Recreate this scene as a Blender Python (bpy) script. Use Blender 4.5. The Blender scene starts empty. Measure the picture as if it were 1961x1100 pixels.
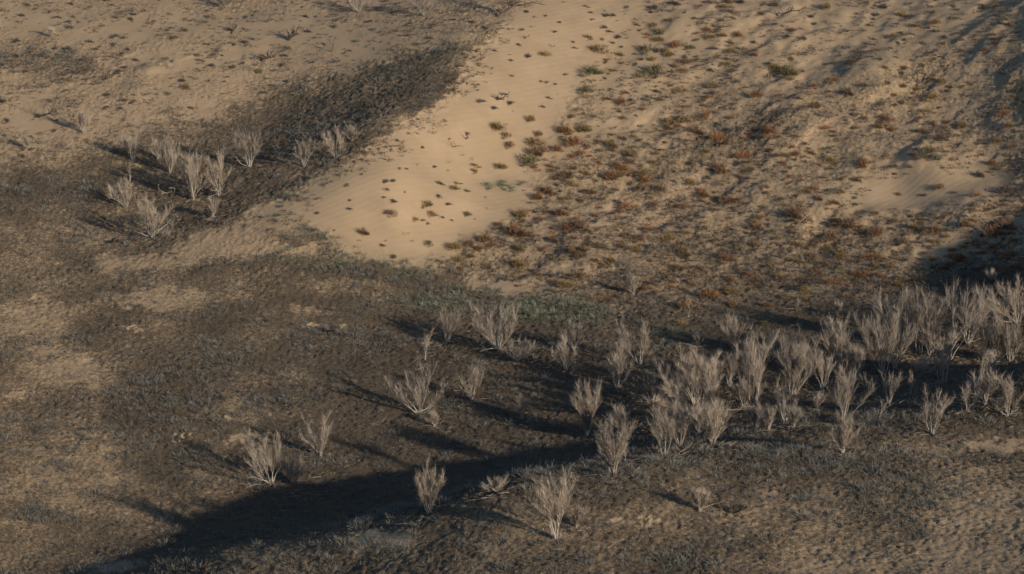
import bpy, math, random
import numpy as np
rng = np.random.default_rng(7)
random.seed(7)
sc = bpy.context.scene
col = sc.collection

# ------------------------------------------------------------ camera, sky, sun
PITCH = math.radians(20.0); CAMZ = 69.0; F = 5561.0; W0, H0 = 1961.0, 1100.0
cam = bpy.data.cameras.new("camera"); camo = bpy.data.objects.new("camera", cam); col.objects.link(camo)
camo.location = (0, 0, CAMZ); camo.rotation_euler = (math.pi/2 - PITCH, 0, 0)
cam.sensor_width = 36; cam.lens = 36*F/W0; cam.clip_start = 1; cam.clip_end = 6000
sc.camera = camo
SUN_EL = math.radians(18.0); SUN_A = math.radians(38.0)
sd = np.array([math.cos(SUN_EL)*math.cos(SUN_A), -math.cos(SUN_EL)*math.sin(SUN_A), math.sin(SUN_EL)])  # towards the sun
wd = bpy.data.worlds.new("World"); sc.world = wd; wd.use_nodes = True
nt = wd.node_tree; sky = nt.nodes.new("ShaderNodeTexSky"); sky.sky_type = 'NISHITA'; sky.sun_disc = False
sky.sun_elevation = SUN_EL; sky.ozone_density = 4.0; sky.air_density = 1.2; sky.sun_rotation = math.atan2(sd[0], sd[1])
bg = nt.nodes["Background"]; nt.links.new(sky.outputs[0], bg.inputs[0]); bg.inputs[1].default_value = 0.085
sun = bpy.data.lights.new("sun", 'SUN'); suno = bpy.data.objects.new("sun", sun); col.objects.link(suno)
sun.energy = 4.0; sun.angle = math.radians(0.9); sun.color = (1.0, 0.86, 0.69)
from mathutils import Vector
suno.rotation_euler = Vector(sd).to_track_quat('Z', 'Y').to_euler()
sc.view_settings.view_transform = 'Standard'; sc.view_settings.look = 'None'
sc.view_settings.gamma = 1; sc.view_settings.exposure = 0.40

cp, sp = math.cos(PITCH), math.sin(PITCH)
def project(x, y, z):
    zz = z - CAMZ
    depth = y*cp - zz*sp
    up = y*sp + zz*cp
    depth = np.maximum(depth, 1.0)
    return W0/2 + F*x/depth, H0/2 - F*up/depth
def ray(u, v):
    a = (u - W0/2)/F; b = (H0/2 - v)/F
    return np.array([a, cp + b*sp, -sp + b*cp])
def ray_at_z(u, v, z):
    d = ray(u, v); t = (z - CAMZ)/d[2]
    return d[0]*t, d[1]*t

# ------------------------------------------------------------ noise
TAB = rng.random((16, 256, 256))
def vn(x, y, s=0):
    xi = np.floor(x).astype(np.int64); yi = np.floor(y).astype(np.int64)
    fx = x - xi; fy = y - yi
    fx = fx*fx*(3-2*fx); fy = fy*fy*(3-2*fy)
    T = TAB[s % 16]; o = 37*(s//16)
    a = T[(xi+o) & 255, yi & 255]; b = T[(xi+1+o) & 255, yi & 255]
    c = T[(xi+o) & 255, (yi+1) & 255]; d = T[(xi+1+o) & 255, (yi+1) & 255]
    return (a*(1-fx)+b*fx)*(1-fy) + (c*(1-fx)+d*fx)*fy
def fbm(x, y, s=0, o=4):
    r = 0; a = 0.5; n = 0
    for i in range(o):
        # rotate the lattice every octave, so no grid shows
        c_, s_ = math.cos(0.7+i*1.1+s), math.sin(0.7+i*1.1+s)
        r = r + a*vn((x*c_-y*s_)*2**i + 13.7*i, (x*s_+y*c_)*2**i + 7.3*i, s+i); n += a; a *= 0.5
    return r/n
def sstep(a, b, x):
    t = np.clip((x-a)/(b-a), 0, 1); return t*t*(3-2*t)

# ------------------------------------------------------------ land form: surveyed heights, joined by a smooth surface
PTS = [
 # foreground ridge crest
 (200,1150,2.1),(400,1095,3.5),(650,1035,4.7),(850,985,6.1),(980,950,6.9),(1150,905,7.0),(1300,880,6.4),(1450,855,5.3),(1650,835,5.1),(1961,805,5.3),(2200,790,5.5),
 # gully floor
 (0,1110,0.2),(200,1060,.1),(330,1030,.1),(480,950,0),(700,900,0),(1000,820,.5),(600,1000,-.3),(800,940,-.2),(1000,890,0.3),(1150,850,1.2),(1300,800,1.5),
 (1500,770,2.0),(1700,740,2.3),(1961,720,2.8),
 # near side, towards the camera
 (900,1100,5.8),(650,1100,4.3),(1300,1100,6.4),(1700,1100,6.4),(1961,1100,6.8),(1961,930,6.1),(1550,950,6.0),(1100,1000,6.5),(600,1400,3.5),(1400,1400,6.6),(2300,1000,6.6),(-300,1300,0.5),(2200,1400,6.8),
 # west flank
 (0,1000,1.0),(0,800,2.0),(0,600,3.0),(200,900,.8),(200,700,1.9),(400,800,.9),(600,750,.9),(400,620,2.0),(-400,900,4),(-400,600,5),(-500,300,9),
 (800,700,.8),(1000,620,1.1),(1200,620,1.4),(1500,620,1.6),(800,560,1.4),(600,580,1.7),(1350,700,1.6),(1650,650,1.6),
 # dune crest
 (200,510,3.0),(350,475,3.6),(500,430,4.4),(620,325,6.1),(700,275,7.0),(760,235,7.7),(820,180,8.4),(870,130,9.0),(950,60,10.0),(1010,0,10.8),(1060,-60,11.4),
 # lee hollow behind it
 (560,335,5.55),(640,285,6.6),(710,225,7.5),(770,170,8.3),(840,115,9.2),(450,360,4.8),(300,400,3.8),(400,300,5.5),(550,220,6.2),(180,300,5.5),(0,300,5.6),(0,420,4.6),(0,180,7.6),
 (300,180,7.3),(500,90,8.6),(700,60,9.4),(300,0,10),(0,0,10.3),(700,-60,10.7),(0,-200,13),(900,-40,10.6),(150,450,3.4),
 # bowl
 (600,450,4.1),(700,440,4.1),(850,440,3.0),(750,340,6.0),(900,330,4.6),(900,200,7.6),(1000,250,5.8),(1000,100,9.0),(1100,200,6.4),(1000,350,3.8),(1000,450,2.6),(850,500,2.2),
 (400,530,2.9),(1200,0,10.2),(1200,100,8.0),(1100,300,4.6),(1200,200,6.3),
 (1300,200,6.2),(1500,100,8.2),(1500,250,5.4),(1300,350,3.4),(1500,400,2.8),(1700,250,5.6),(1700,340,4.3),(1700,450,2.2),(1700,550,1.3),(1900,200,7.2),(1900,350,4.2),(1850,480,2.2),
 (1700,50,9.4),(1900,0,11),(1300,50,9.2),(1300,500,1.6),(1500,550,1.3),(1500,-150,12),(1000,-250,14),(1900,-200,14),
 # outer dune to the east, out of frame: throws the shadow on the right edge
 (2150,610,9.8),(2150,520,6.5),(2160,420,6.0),(2180,300,7.8),(2180,150,10.9),(2170,0,13.8),(2400,400,9),(2400,100,12),(2400,650,5),(2080,680,3.2),(2250,700,4.0),
]
P = []
for (u, v, z) in PTS:
    x, y = ray_at_z(u, v, z); P.append((x, y, z))
P = np.array(P)
def tps_kernel(r2): return 0.5*r2*np.log(np.maximum(r2, 1e-9))
n = len(P)
r2 = ((P[:, None, :2]-P[None, :, :2])**2).sum(-1)
K = tps_kernel(r2) + np.eye(n)*6.0
Q = np.hstack([np.ones((n, 1)), P[:, :2]])
A = np.block([[K, Q], [Q.T, np.zeros((3, 3))]])
sol = np.linalg.solve(A, np.concatenate([P[:, 2], np.zeros(3)]))
def tps(x, y):
    r = sol[n] + sol[n+1]*x + sol[n+2]*y
    for i in range(n):
        r = r + sol[i]*tps_kernel((x-P[i, 0])**2+(y-P[i, 1])**2)
    return r
CX = np.arange(-78, 80.1, 1.0); CY = np.arange(96, 290.1, 1.0)
GX, GY = np.meshgrid(CX, CY, indexing='ij'); COARSE = tps(GX, GY)
def bil(G, x0, y0, h, k, x, y):
    fx = np.clip((x-x0)/h, 0, G.shape[0]-1.001); fy = np.clip((y-y0)/k, 0, G.shape[1]-1.001)
    i = fx.astype(int); j = fy.astype(int); fx = fx-i; fy = fy-j
    return (G[i, j]*(1-fx)+G[i+1, j]*fx)*(1-fy)+(G[i, j+1]*(1-fx)+G[i+1, j+1]*fx)*fy
def cub(G, x0, y0, h, x, y):       # smooth (Catmull-Rom) sampling of the coarse surface
    fx = np.clip((x-x0)/h, 1, G.shape[0]-2.01); fy = np.clip((y-y0)/h, 1, G.shape[1]-2.01)
    i = fx.astype(int); j = fy.astype(int); fx = fx-i; fy = fy-j
    def w(t): return [-.5*t+t*t-.5*t**3, 1-2.5*t*t+1.5*t**3, .5*t+2*t*t-1.5*t**3, -.5*t*t+.5*t**3]
    wx, wy = w(fx), w(fy); r = 0
    for a in range(4):
        for b in range(4): r = r + wx[a]*wy[b]*G[i+a-1, j+b-1]
    return r
def base(x, y):
    out = np.maximum(np.maximum(np.abs(x)-72, 0), np.maximum(102-y, y-284)); f = sstep(0, 60, out)
    z = cub(COARSE, -78, 96, 1.0, x, y)
    z = z + f*(fbm(x/70, y/70, 3, 3)-.5)*16
    r = np.sqrt(x*x*.6+y*y); w = 1-sstep(2, 68, r); z = z*(1-w) + 66*w        # the height the camera looks down from
    return z

# ------------------------------------------------------------ ground cover survey (polygons pegged out on the ground)
def poly(u, v, pts, soft):
    inside = np.zeros(u.shape, bool); d = np.full(u.shape, 1e9)
    m = len(pts)
    for i in range(m):
        x1, y1 = pts[i]; x2, y2 = pts[(i+1) % m]
        if y1 != y2:
            c = ((y1 > v) != (y2 > v)) & (u < (x2-x1)*(v-y1)/(y2-y1)+x1); inside ^= c
        ex, ey = x2-x1, y2-y1; t = np.clip(((u-x1)*ex+(v-y1)*ey)/(ex*ex+ey*ey+1e-9), 0, 1)
        d = np.minimum(d, np.hypot(u-x1-t*ex, v-y1-t*ey))
    s = np.where(inside, d, -d)
    return sstep(-soft, soft, s)
def blob(u, v, cx, cy, ru, rv, ang=0):
    a = math.radians(ang); c, s = math.cos(a), math.sin(a)
    du, dv = u-cx, -(v-cy)
    p = (du*c+dv*s)/ru; q = (-du*s+dv*c)/rv
    return 1-sstep(.35, 1.15, np.sqrt(p*p+q*q))
SAND = [(1040,-80),(980,30),(930,95),(880,155),(800,225),(765,250),(700,295),(640,328),(560,375),(500,412),(520,440),(640,442),(670,472),(800,505),(880,475),(960,432),(1010,390),(1045,330),(1065,260),(1110,180),(1120,100),(1200,40),(1300,-80)]
FIELD = [(1150,-80),(1100,80),(1110,200),(1040,300),(1010,390),(900,480),(820,505),(1000,560),(1180,590),(1300,560),(1640,560),(1961,540),(2400,500),(2400,-200)]
TOPL = [(-80,-80),(1000,-80),(960,60),(900,90),(760,110),(600,150),(480,200),(360,250),(240,280),(100,300),(-80,330)]
HOLLOW = [(200,300),(330,270),(450,225),(600,175),(740,110),(880,75),(900,110),(840,165),(770,225),(690,280),(600,320),(540,360),(440,400),(330,440),(230,430),(170,370)]
SHOULDER = [(190,505),(350,470),(480,408),(530,440),(660,445),(760,500),(620,478),(400,500),(220,530)]
WOODS = [(560,700),(720,650),(900,610),(1160,640),(1400,610),(1650,590),(1750,545),(1900,500),(2300,480),(2300,790),(1900,810),(1500,850),(1150,900),(850,970),(200,1090),(480,930),(560,870),(470,850),(640,780)]
BARE = [(730,1035,90,22,5,.9),(1890,1010,150,130,0,.42),(1720,1085,260,60,0,.42),(1500,1000,200,60,0,.25),(230,1085,60,20,0,.5),(1240,1000,40,12,0,.8),(1180,1000,25,8,0,.8),(1910,850,60,14,-6,.8),
 (435,800,16,8,0,1),(345,845,26,12,20,1),(480,845,50,12,10,.7),(808,800,16,7,0,1),(957,673,10,5,0,1),(602,628,16,5,0,1),(655,632,12,5,0,1),(165,690,18,7,0,1),(258,630,26,6,0,.9),
 (75,570,24,8,0,.9),(30,760,40,12,15,.4),(1522,625,13,4,0,1),(60,45,110,24,-5,.45),(260,60,180,26,8,.5),(400,118,160,20,12,.8),(560,60,120,40,0,.7),(700,90,90,35,10,.6),(270,120,45,16,0,.7),
 (240,230,90,14,-3,.6),(60,240,80,30,0,.45),(300,330,20,6,0,.9),(265,312,18,5,0,.8),(372,384,18,5,0,.8),(590,600,70,12,0,.3),(70,610,110,40,0,.35),(300,575,170,24,4,.5),
 (150,900,150,90,10,.25),(100,700,120,60,0,.3),(380,900,60,40,0,.3),(980,545,130,16,-3,.85),(1060,660,12,5,0,.8),(820,655,25,5,0,.7),(500,1000,1,1,0,0),(1765,362,200,54,8,1.0),(1745,305,60,22,10,.9),
 (1800,480,90,16,18,.8),(1700,35,60,30,45,.8),(1560,120,110,14,32,.7),(1660,200,120,12,30,.6),(1190,240,150,12,12,.9),(1170,400,60,12,10,.6),(1250,280,60,10,18,.6),(1100,520,80,14,0,.5),(1140,440,60,10,4,.7)]
DENSE = [(100,130,150,40,-8,.55),(330,130,60,20,-5,.0),(780,105,120,30,8,.1),(820,130,60,20,40,.15),(700,210,90,22,15,.15),(120,370,160,40,-5,.25),(590,455,70,14,0,.6),(700,525,190,26,-4,.5),
 (1060,595,120,26,-2,.6),(965,352,48,16,0,.6),(380,430,70,15,10,.3),(260,790,120,50,35,.5),(330,900,70,40,0,.5),(80,990,60,14,-6,.4),(1400,270,220,40,18,.35),(1250,350,140,30,25,.2),
 (1700,170,180,40,30,.25),(1450,480,300,50,0,.25),(1380,170,110,60,30,.15),(1300,930,200,30,0,.2),(1620,900,250,30,0,.2),(560,430,60,40,30,.2)]
SAGE = [(100,130,170,50,-8,.75),(820,120,110,34,30,.4),(120,370,170,50,-5,.5),(590,452,75,16,0,.9),(700,520,230,34,-4,.9),(860,585,180,36,-4,.6),(1070,595,130,32,-2,1.0),(1290,645,60,26,0,.6),(960,352,52,20,0,1.0),
 (270,770,150,70,35,.8),(330,890,90,50,0,.9),(90,990,90,22,-6,.9),(60,820,80,20,0,.5),(560,1080,240,30,14,.8),(760,985,130,22,18,.8),(1000,920,160,20,12,.5),(1450,890,330,45,3,.7),(1650,960,260,50,0,.5),(1200,1080,300,40,5,.6),
 (620,880,130,35,10,.6),(800,850,160,60,10,.5),(500,760,200,60,10,.4),(700,640,190,60,0,.5),(120,860,90,60,40,.5),(1700,800,300,20,0,.6),(760,165,120,40,35,.35),(640,250,130,30,20,.5),(450,320,120,30,10,.3),(640,340,60,30,30,.25),
 (0,560,60,30,0,.5),(40,690,60,30,0,.5),(420,690,120,40,0,.35),(200,440,120,40,0,.25),(560,390,60,25,35,.3)]
GREEN = [(1070,595,130,34,-2,1),(960,352,55,22,0,1),(720,500,220,20,-3,.8),(820,580,110,25,0,.6),(590,448,75,16,0,.6),(1290,640,70,26,0,.8),(900,560,90,20,0,.5),(840,110,80,28,20,.35),(730,140,60,14,20,.5),(1150,505,90,14,0,.4)]
def cover(u, v):
    wu = u + (fbm(u/45, v/30, 5, 3)-.5)*60 + (fbm(u/11, v/6, 16, 2)-.5)*34; wv = v + (fbm(u/45, v/30, 9, 3)-.5)*34 + (fbm(u/11, v/6, 18, 2)-.5)*20
    veg = np.full(u.shape, .75)
    veg = veg + .1*blob(wu, wv, 600, 680, 400, 160)
    veg = veg + (fbm(u/90, v/42, 27, 4)-.5)*.5
    def mix(a, b, m): return a*(1-m)+b*m
    veg = mix(veg, .34+(fbm(u/60, v/30, 19, 3)-.5)*.3, poly(wu, wv, TOPL, 20))
    veg = mix(veg, .86, poly(wu, wv, HOLLOW, 18)*.34)
    veg = mix(veg, .14+.24*sstep(120, 330, v+(u-1200)*.25), poly(wu, wv, FIELD, 30))
    veg = mix(veg, .62, poly(wu, wv, FIELD, 14)*sstep(430, 600, wv))
    veg = mix(veg, .26, poly(wu, wv, SHOULDER, 14)*.8)
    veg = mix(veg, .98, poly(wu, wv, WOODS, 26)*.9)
    for (cx, cy, a, b, g, s) in DENSE: veg = veg + s*.6*blob(wu, wv, cx, cy, a, b, g)
    veg = mix(veg, .02, poly(wu, wv, SAND, 20))
    for (cx, cy, a, b, g, s) in BARE:
        m = (1 if a > 40 else sstep(.34, .50, fbm(u/7, v/4, 23, 3)))*blob(wu if a > 40 else u+(wu-u)*.4, wv if a > 40 else v+(wv-v)*.35, cx, cy, a, b, g); veg = veg*(1-s*m)
    return np.clip(veg, 0, 1)
def hummock_mask(u, v):
    m = poly(u, v, FIELD, 30)*(.2+.8*sstep(1150, 1520, u+v*.8))
    for (cx, cy, a, b, g, s) in [(1765,362,190,46,8,1)]: m = m*(1-s*blob(u, v, cx, cy, a, b, g))
    return m
def layer(u, v, L):
    wu = u + (fbm(u/40, v/26, 11, 3)-.5)*70; wv = v + (fbm(u/40, v/26, 12, 3)-.5)*40
    r = np.zeros(u.shape)
    for (cx, cy, a, b, g, s) in L: r = np.maximum(r, s*blob(wu, wv, cx, cy, a, b, g))
    return r

def detail(x, y, veg, hum):
    z = (fbm(x/9, y/9, 1, 3)-.5)*.7*(.25+.75*np.clip(veg*1.5, 0, 1))
    z = z + (fbm(x/2.2, y/2.2, 2, 3)-.5)*.20*(.28+.72*np.clip(veg*1.4, 0, 1))
    # clods and root clumps of the scrub crust
    cl = fbm(x/.32, y/.36, 4, 2)
    z = z + (np.abs(cl-.5)*2)**.8*.11*sstep(.15, .6, veg) + (vn(x/.17, y/.22, 13)-.5)*.10*sstep(.12, .5, veg)*(.5+fbm(x/4, y/4, 14, 2))
    # hummocks in the blown dune field, drawn out along the wind
    a = math.radians(52); p = x*math.cos(a)+y*math.sin(a); q = -x*math.sin(a)+y*math.cos(a)
    h1 = fbm(p/5.5, q/2.6, 6, 3); h2 = fbm(p/14, q/6, 8, 2)
    z = z + hum*(sstep(.42, .75, h1)*.22 + (h2-.5)*.36 + (fbm(x/1.1, y/1.1, 10, 2)-.5)*.22)
    # faint wind ripples on the open sand
    rp = np.sin((p*.25+q)*2*math.pi/.55+3*fbm(x/3, y/3, 7, 2))
    z = z + .005*rp*(1-sstep(.03, .12, veg))
    return z

# hollow and mound at the right, small mounds under the shrubs
MOUNDS = [(1722,318,-1.1,2.6),(1775,300,.9,2.6),(1700,280,.5,3),(808,797,.18,.7),(435,798,.3,.9),(345,842,.12,1.2),(955,670,.15,.7),(1690,30,.8,3.0),(1650,60,.5,3),(1520,110,.7,4),
 (1230,340,.7,3.0),(1215,370,-.5,2.0),(1590,270,-.4,2.0),(1870,420,.6,3),(1830,455,.5,2.5),(1500,430,.4,3),(250,95,.25,1.4),(280,55,.3,1.0),(745,335,.25,1.2),(720,350,-.2,1.4),(870,360,.25,1.6)]
MW = [(*ray_at_z(u, v, float(base(*[np.array([c]) for c in ray_at_z(u, v, 4)])[0])), h, r) for (u, v, h, r) in MOUNDS]

def height(x, y):
    z0 = base(x, y)
    for (mx, my, h, r) in MW: z0 = z0 + h*np.exp(-((x-mx)**2+((y-my)*.8)**2)/(r*r))
    u, v = project(x, y, z0)
    near = (y > 100) & (y < 285) & (np.abs(x) < 75)
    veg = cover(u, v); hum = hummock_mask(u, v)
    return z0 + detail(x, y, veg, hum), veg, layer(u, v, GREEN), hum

XD = np.arange(-47, 51.01, .10); YD = np.arange(124, 256.01, .135)
xo = [ -1400,-900,-600,-400,-280,-200,-150,-120,-100,-88,-80,-74,-69,-65,-61,-58,-55,-52.5,-50.2,-48.5]
xl = np.array([c for c in xo]); xr = np.concatenate([np.arange(52, 84, 1.0), [88,95,104,116,132,155,190,250,350,500,800,1400]])
XS = np.concatenate([xl, XD, xr])
yl = np.array([-1200,-700,-400,-250,-160,-110,-80,-60,-45,-32,-20,-10,0,8,16,24,32,40,48,56,64,72,80,86,92,97,102,106,110,113,116,118.5,121,123])
yr = np.array([257,259,262,266,271,277,284,292,302,315,330,350,380,420,480,560,700,900,1300,2000])
YS = np.concatenate([yl, YD, yr])
X, Y = np.meshgrid(XS, YS, indexing='ij')
Z, VEG, GRN, HUM = height(X, Y)
i0, j0 = len(xl), len(yl)
DZ = Z[i0:i0+len(XD), j0:j0+len(YD)]; DV = VEG[i0:i0+len(XD), j0:j0+len(YD)]
def gz(x, y): return bil(DZ, XD[0], YD[0], .10, .135, np.asarray(x, float), np.asarray(y, float))
TT = np.arange(120, 290, .12)
def at(u, v):                       # the ground point seen in this direction from the camera
    d = ray(u, v); x = d[0]*TT; y = d[1]*TT; z = CAMZ+d[2]*TT
    g = gz(x, y); k = np.argmax((z-g) <= 0.0)
    if k == 0: k = len(TT)-1
    t = TT[k]; return float(d[0]*t), float(d[1]*t), float(gz(d[0]*t, d[1]*t)), t

# ------------------------------------------------------------ materials
def mat(name, rough=.95):
    m = bpy.data.materials.new(name); m.use_nodes = True; b = m.node_tree.nodes["Principled BSDF"]
    b.inputs["Roughness"].default_value = rough; b.inputs["Specular IOR Level"].default_value = .12
    return m, m.node_tree, b
def N(t, kind, **kw):
    nd = t.nodes.new(kind)
    for k, v_ in kw.items():
        if k in nd.inputs: nd.inputs[k].default_value = v_
        else: setattr(nd, k, v_)
    return nd
def ground_mat():
    m, t, b = mat("desert_ground", .97); L = t.links.new
    geo = N(t, "ShaderNodeTexCoord")
    va = N(t, "ShaderNodeAttribute", attribute_name="veg"); ga = N(t, "ShaderNodeAttribute", attribute_name="green")
    n1 = N(t, "ShaderNodeTexNoise", Scale=5.5, Detail=4.0, Roughness=.62)      # clumps of litter
    n2 = N(t, "ShaderNodeTexNoise", Scale=.45, Detail=3.0, Roughness=.6)
    n3 = N(t, "ShaderNodeTexNoise", Scale=17.0, Detail=3.0, Roughness=.7)
    for q in (n1, n2, n3): L(geo.outputs["Object"], q.inputs["Vector"])
    a = N(t, "ShaderNodeMath", operation='MULTIPLY_ADD'); a.inputs[1].default_value = .55; L(n2.outputs[0], a.inputs[0]); L(n1.outputs[0], a.inputs[2])
    a2 = N(t, "ShaderNodeMath", operation='MULTIPLY_ADD'); a2.inputs[1].default_value = .35; L(n3.outputs[0], a2.inputs[0]); L(a.outputs[0], a2.inputs[2])   # ~ mean .95
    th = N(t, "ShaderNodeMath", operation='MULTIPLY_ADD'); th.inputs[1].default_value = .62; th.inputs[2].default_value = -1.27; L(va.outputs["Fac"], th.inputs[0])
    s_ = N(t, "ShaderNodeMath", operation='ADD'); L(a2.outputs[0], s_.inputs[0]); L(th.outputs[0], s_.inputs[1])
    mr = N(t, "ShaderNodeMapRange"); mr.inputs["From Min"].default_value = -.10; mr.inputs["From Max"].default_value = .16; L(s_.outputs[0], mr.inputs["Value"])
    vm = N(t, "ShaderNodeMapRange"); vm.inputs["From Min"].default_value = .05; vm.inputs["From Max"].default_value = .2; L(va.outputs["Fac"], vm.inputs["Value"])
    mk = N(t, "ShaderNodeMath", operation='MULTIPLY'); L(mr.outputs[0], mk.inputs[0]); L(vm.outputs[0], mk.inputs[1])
    sand = N(t, "ShaderNodeValToRGB"); L(n2.outputs[0], sand.inputs[0])
    sand.color_ramp.elements[0].position = .3; sand.color_ramp.elements[0].color = (.325, .235, .143, 1)
    sand.color_ramp.elements[1].position = .7; sand.color_ramp.elements[1].color = (.377, .274, .170, 1)
    lit = N(t, "ShaderNodeValToRGB"); L(n3.outputs[0], lit.inputs[0])
    e = lit.color_ramp.elements; e[0].position = .32; e[0].color = (.050, .042, .031, 1); e[1].position = .75; e[1].color = (.28, .21, .125, 1)
    e2 = e.new(.52); e2.color = (.15, .114, .078, 1)
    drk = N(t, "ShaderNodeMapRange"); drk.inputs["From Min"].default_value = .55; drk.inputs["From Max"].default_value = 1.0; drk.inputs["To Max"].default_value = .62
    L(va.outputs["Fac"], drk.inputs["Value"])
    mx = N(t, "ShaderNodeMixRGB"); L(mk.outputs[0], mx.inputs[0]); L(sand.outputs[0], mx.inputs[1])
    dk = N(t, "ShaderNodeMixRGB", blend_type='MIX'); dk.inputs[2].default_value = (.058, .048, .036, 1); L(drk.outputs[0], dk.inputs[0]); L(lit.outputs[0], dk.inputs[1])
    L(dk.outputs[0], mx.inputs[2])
    gm = N(t, "ShaderNodeMixRGB"); gm.inputs[2].default_value = (.15, .15, .10, 1)
    gf = N(t, "ShaderNodeMath", operation='MULTIPLY'); gf.inputs[1].default_value = .25; L(ga.outputs["Fac"], gf.inputs[0]); L(gf.outputs[0], gm.inputs[0]); L(mx.outputs[0], gm.inputs[1])
    L(gm.outputs[0], b.inputs["Base Color"])
    nb = N(t, "ShaderNodeTexNoise", Scale=10.0, Detail=5.0, Roughness=.7); L(geo.outputs["Object"], nb.inputs["Vector"])
    hb = N(t, "ShaderNodeMath", operation='MULTIPLY'); L(nb.outputs[0], hb.inputs[0])
    vb = N(t, "ShaderNodeMapRange"); vb.inputs["From Max"].default_value = .6; vb.inputs["To Min"].default_value = .12; L(va.outputs["Fac"], vb.inputs["Value"]); L(vb.outputs[0], hb.inputs[1])
    bp = N(t, "ShaderNodeBump", Strength=1.0, Distance=.12); L(hb.outputs[0], bp.inputs["Height"]); L(bp.outputs[0], b.inputs["Normal"])
    return m
def attr_mat(name, var=.25, rough=.9):
    m, t, b = mat(name, rough); L = t.links.new
    a = N(t, "ShaderNodeAttribute", attribute_name="Col")
    ng = N(t, "ShaderNodeTexNoise", Scale=2.5, Detail=2.0); tc = N(t, "ShaderNodeTexCoord"); L(tc.outputs["Object"], ng.inputs["Vector"])
    mr = N(t, "ShaderNodeMapRange"); mr.inputs["To Min"].default_value = 1-var; mr.inputs["To Max"].default_value = 1+var; L(ng.outputs[0], mr.inputs["Value"])
    mu = N(t, "ShaderNodeMixRGB", blend_type='MULTIPLY'); mu.inputs[0].default_value = 1; L(a.outputs["Color"], mu.inputs[1]); L(mr.outputs[0], mu.inputs[2])
    L(mu.outputs[0], b.inputs["Base Color"]); return m

def mesh_from(name, V, Fc, cols=None, m=None, quads=False, smooth=False):
    me = bpy.data.meshes.new(name); nv = len(V); nf = len(Fc); k = 4 if quads else 3
    me.vertices.add(nv); me.vertices.foreach_set("co", np.ascontiguousarray(V, np.float32).ravel())
    me.loops.add(nf*k); me.loops.foreach_set("vertex_index", np.ascontiguousarray(Fc, np.int32).ravel())
    me.polygons.add(nf); me.polygons.foreach_set("loop_start", np.arange(0, nf*k, k, dtype=np.int32))
    me.polygons.foreach_set("use_smooth", np.full(nf, smooth))
    me.update(calc_edges=True)
    if cols is not None:
        at_ = me.attributes.new("Col", 'FLOAT_COLOR', 'POINT'); c = np.ones((nv, 4), np.float32); c[:, :3] = cols; at_.data.foreach_set("color", c.ravel())
    if m: me.materials.append(m)
    return me
def link(name, me, parent=None, loc=None):
    o = bpy.data.objects.new(name, me); col.objects.link(o)
    if parent: o.parent = parent
    if loc is not None: o.location = loc
    return o
def tag(o, label=None, cat=None, group=None, kind=None):
    if label: o['label'] = label
    if cat: o['category'] = cat
    if group: o['group'] = group
    if kind: o['kind'] = kind
    return o

# ------------------------------------------------------------ the ground sheet
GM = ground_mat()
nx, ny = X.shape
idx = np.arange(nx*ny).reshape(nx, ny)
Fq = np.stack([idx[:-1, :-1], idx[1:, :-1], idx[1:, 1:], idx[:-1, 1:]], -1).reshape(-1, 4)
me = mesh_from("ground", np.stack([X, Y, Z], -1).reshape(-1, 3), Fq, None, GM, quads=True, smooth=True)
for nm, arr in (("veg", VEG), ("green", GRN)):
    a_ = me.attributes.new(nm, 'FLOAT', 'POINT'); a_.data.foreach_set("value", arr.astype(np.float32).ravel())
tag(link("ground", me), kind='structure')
PLANT = attr_mat("scrub_leaves", .3); TWIG = attr_mat("dry_twigs", .2); BARK = attr_mat("pale_bark", .25, .8)

# ------------------------------------------------------------ helpers for blades and tubes
def blades(Pb, D, Ln, Wd, C0, C1):
    """thin triangular blades: base points, directions, lengths, widths, base and tip colours"""
    k = len(Pb); D = D/np.linalg.norm(D, axis=1, keepdims=True)
    R = rng.normal(size=(k, 3)); S = np.cross(D, R); S /= np.linalg.norm(S, axis=1, keepdims=True)+1e-9
    S = S*Wd[:, None]*.5
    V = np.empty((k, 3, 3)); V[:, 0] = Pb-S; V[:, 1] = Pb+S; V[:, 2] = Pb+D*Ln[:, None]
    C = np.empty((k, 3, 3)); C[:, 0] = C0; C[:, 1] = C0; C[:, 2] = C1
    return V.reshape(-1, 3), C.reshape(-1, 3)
def tri_mesh(name, V, C, m): return mesh_from(name, V, np.arange(len(V)).reshape(-1, 3), C, m)
class Tubes:
    def __init__(s): s.V = []; s.F = []; s.C = []; s.n = 0
    def add(s, pts, r0, r1, c0, c1, sides=4):
        pts = np.asarray(pts, float); k = len(pts); T = np.gradient(pts, axis=0); T /= np.linalg.norm(T, axis=1, keepdims=True)+1e-9
        up = np.array([.31, .57, .2]); A_ = np.cross(T, up); A_ /= np.linalg.norm(A_, axis=1, keepdims=True)+1e-9; B_ = np.cross(T, A_)
        th = np.arange(sides)*2*math.pi/sides; r = np.linspace(r0, r1, k)
        ring = pts[:, None]+r[:, None, None]*(A_[:, None]*np.cos(th)[None, :, None]+B_[:, None]*np.sin(th)[None, :, None])
        s.V.append(ring.reshape(-1, 3)); w = np.linspace(0, 1, k)[:, None, None]
        s.C.append(np.broadcast_to(np.asarray(c0)*(1-w)+np.asarray(c1)*w, (k, sides, 3)).reshape(-1, 3))
        b = s.n+np.arange(k-1)[:, None]*sides; j = np.arange(sides)[None]; j2 = (j+1) % sides
        a_, b_, c_, d_ = b+j, b+j2, b+sides+j2, b+sides+j
        s.F.append(np.stack([a_, b_, c_, d_], -1).reshape(-1, 4)); s.n += k*sides
    def mesh(s, name, m): return mesh_from(name, np.vstack(s.V), np.vstack(s.F), np.vstack(s.C), m, quads=True, smooth=True)

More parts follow.
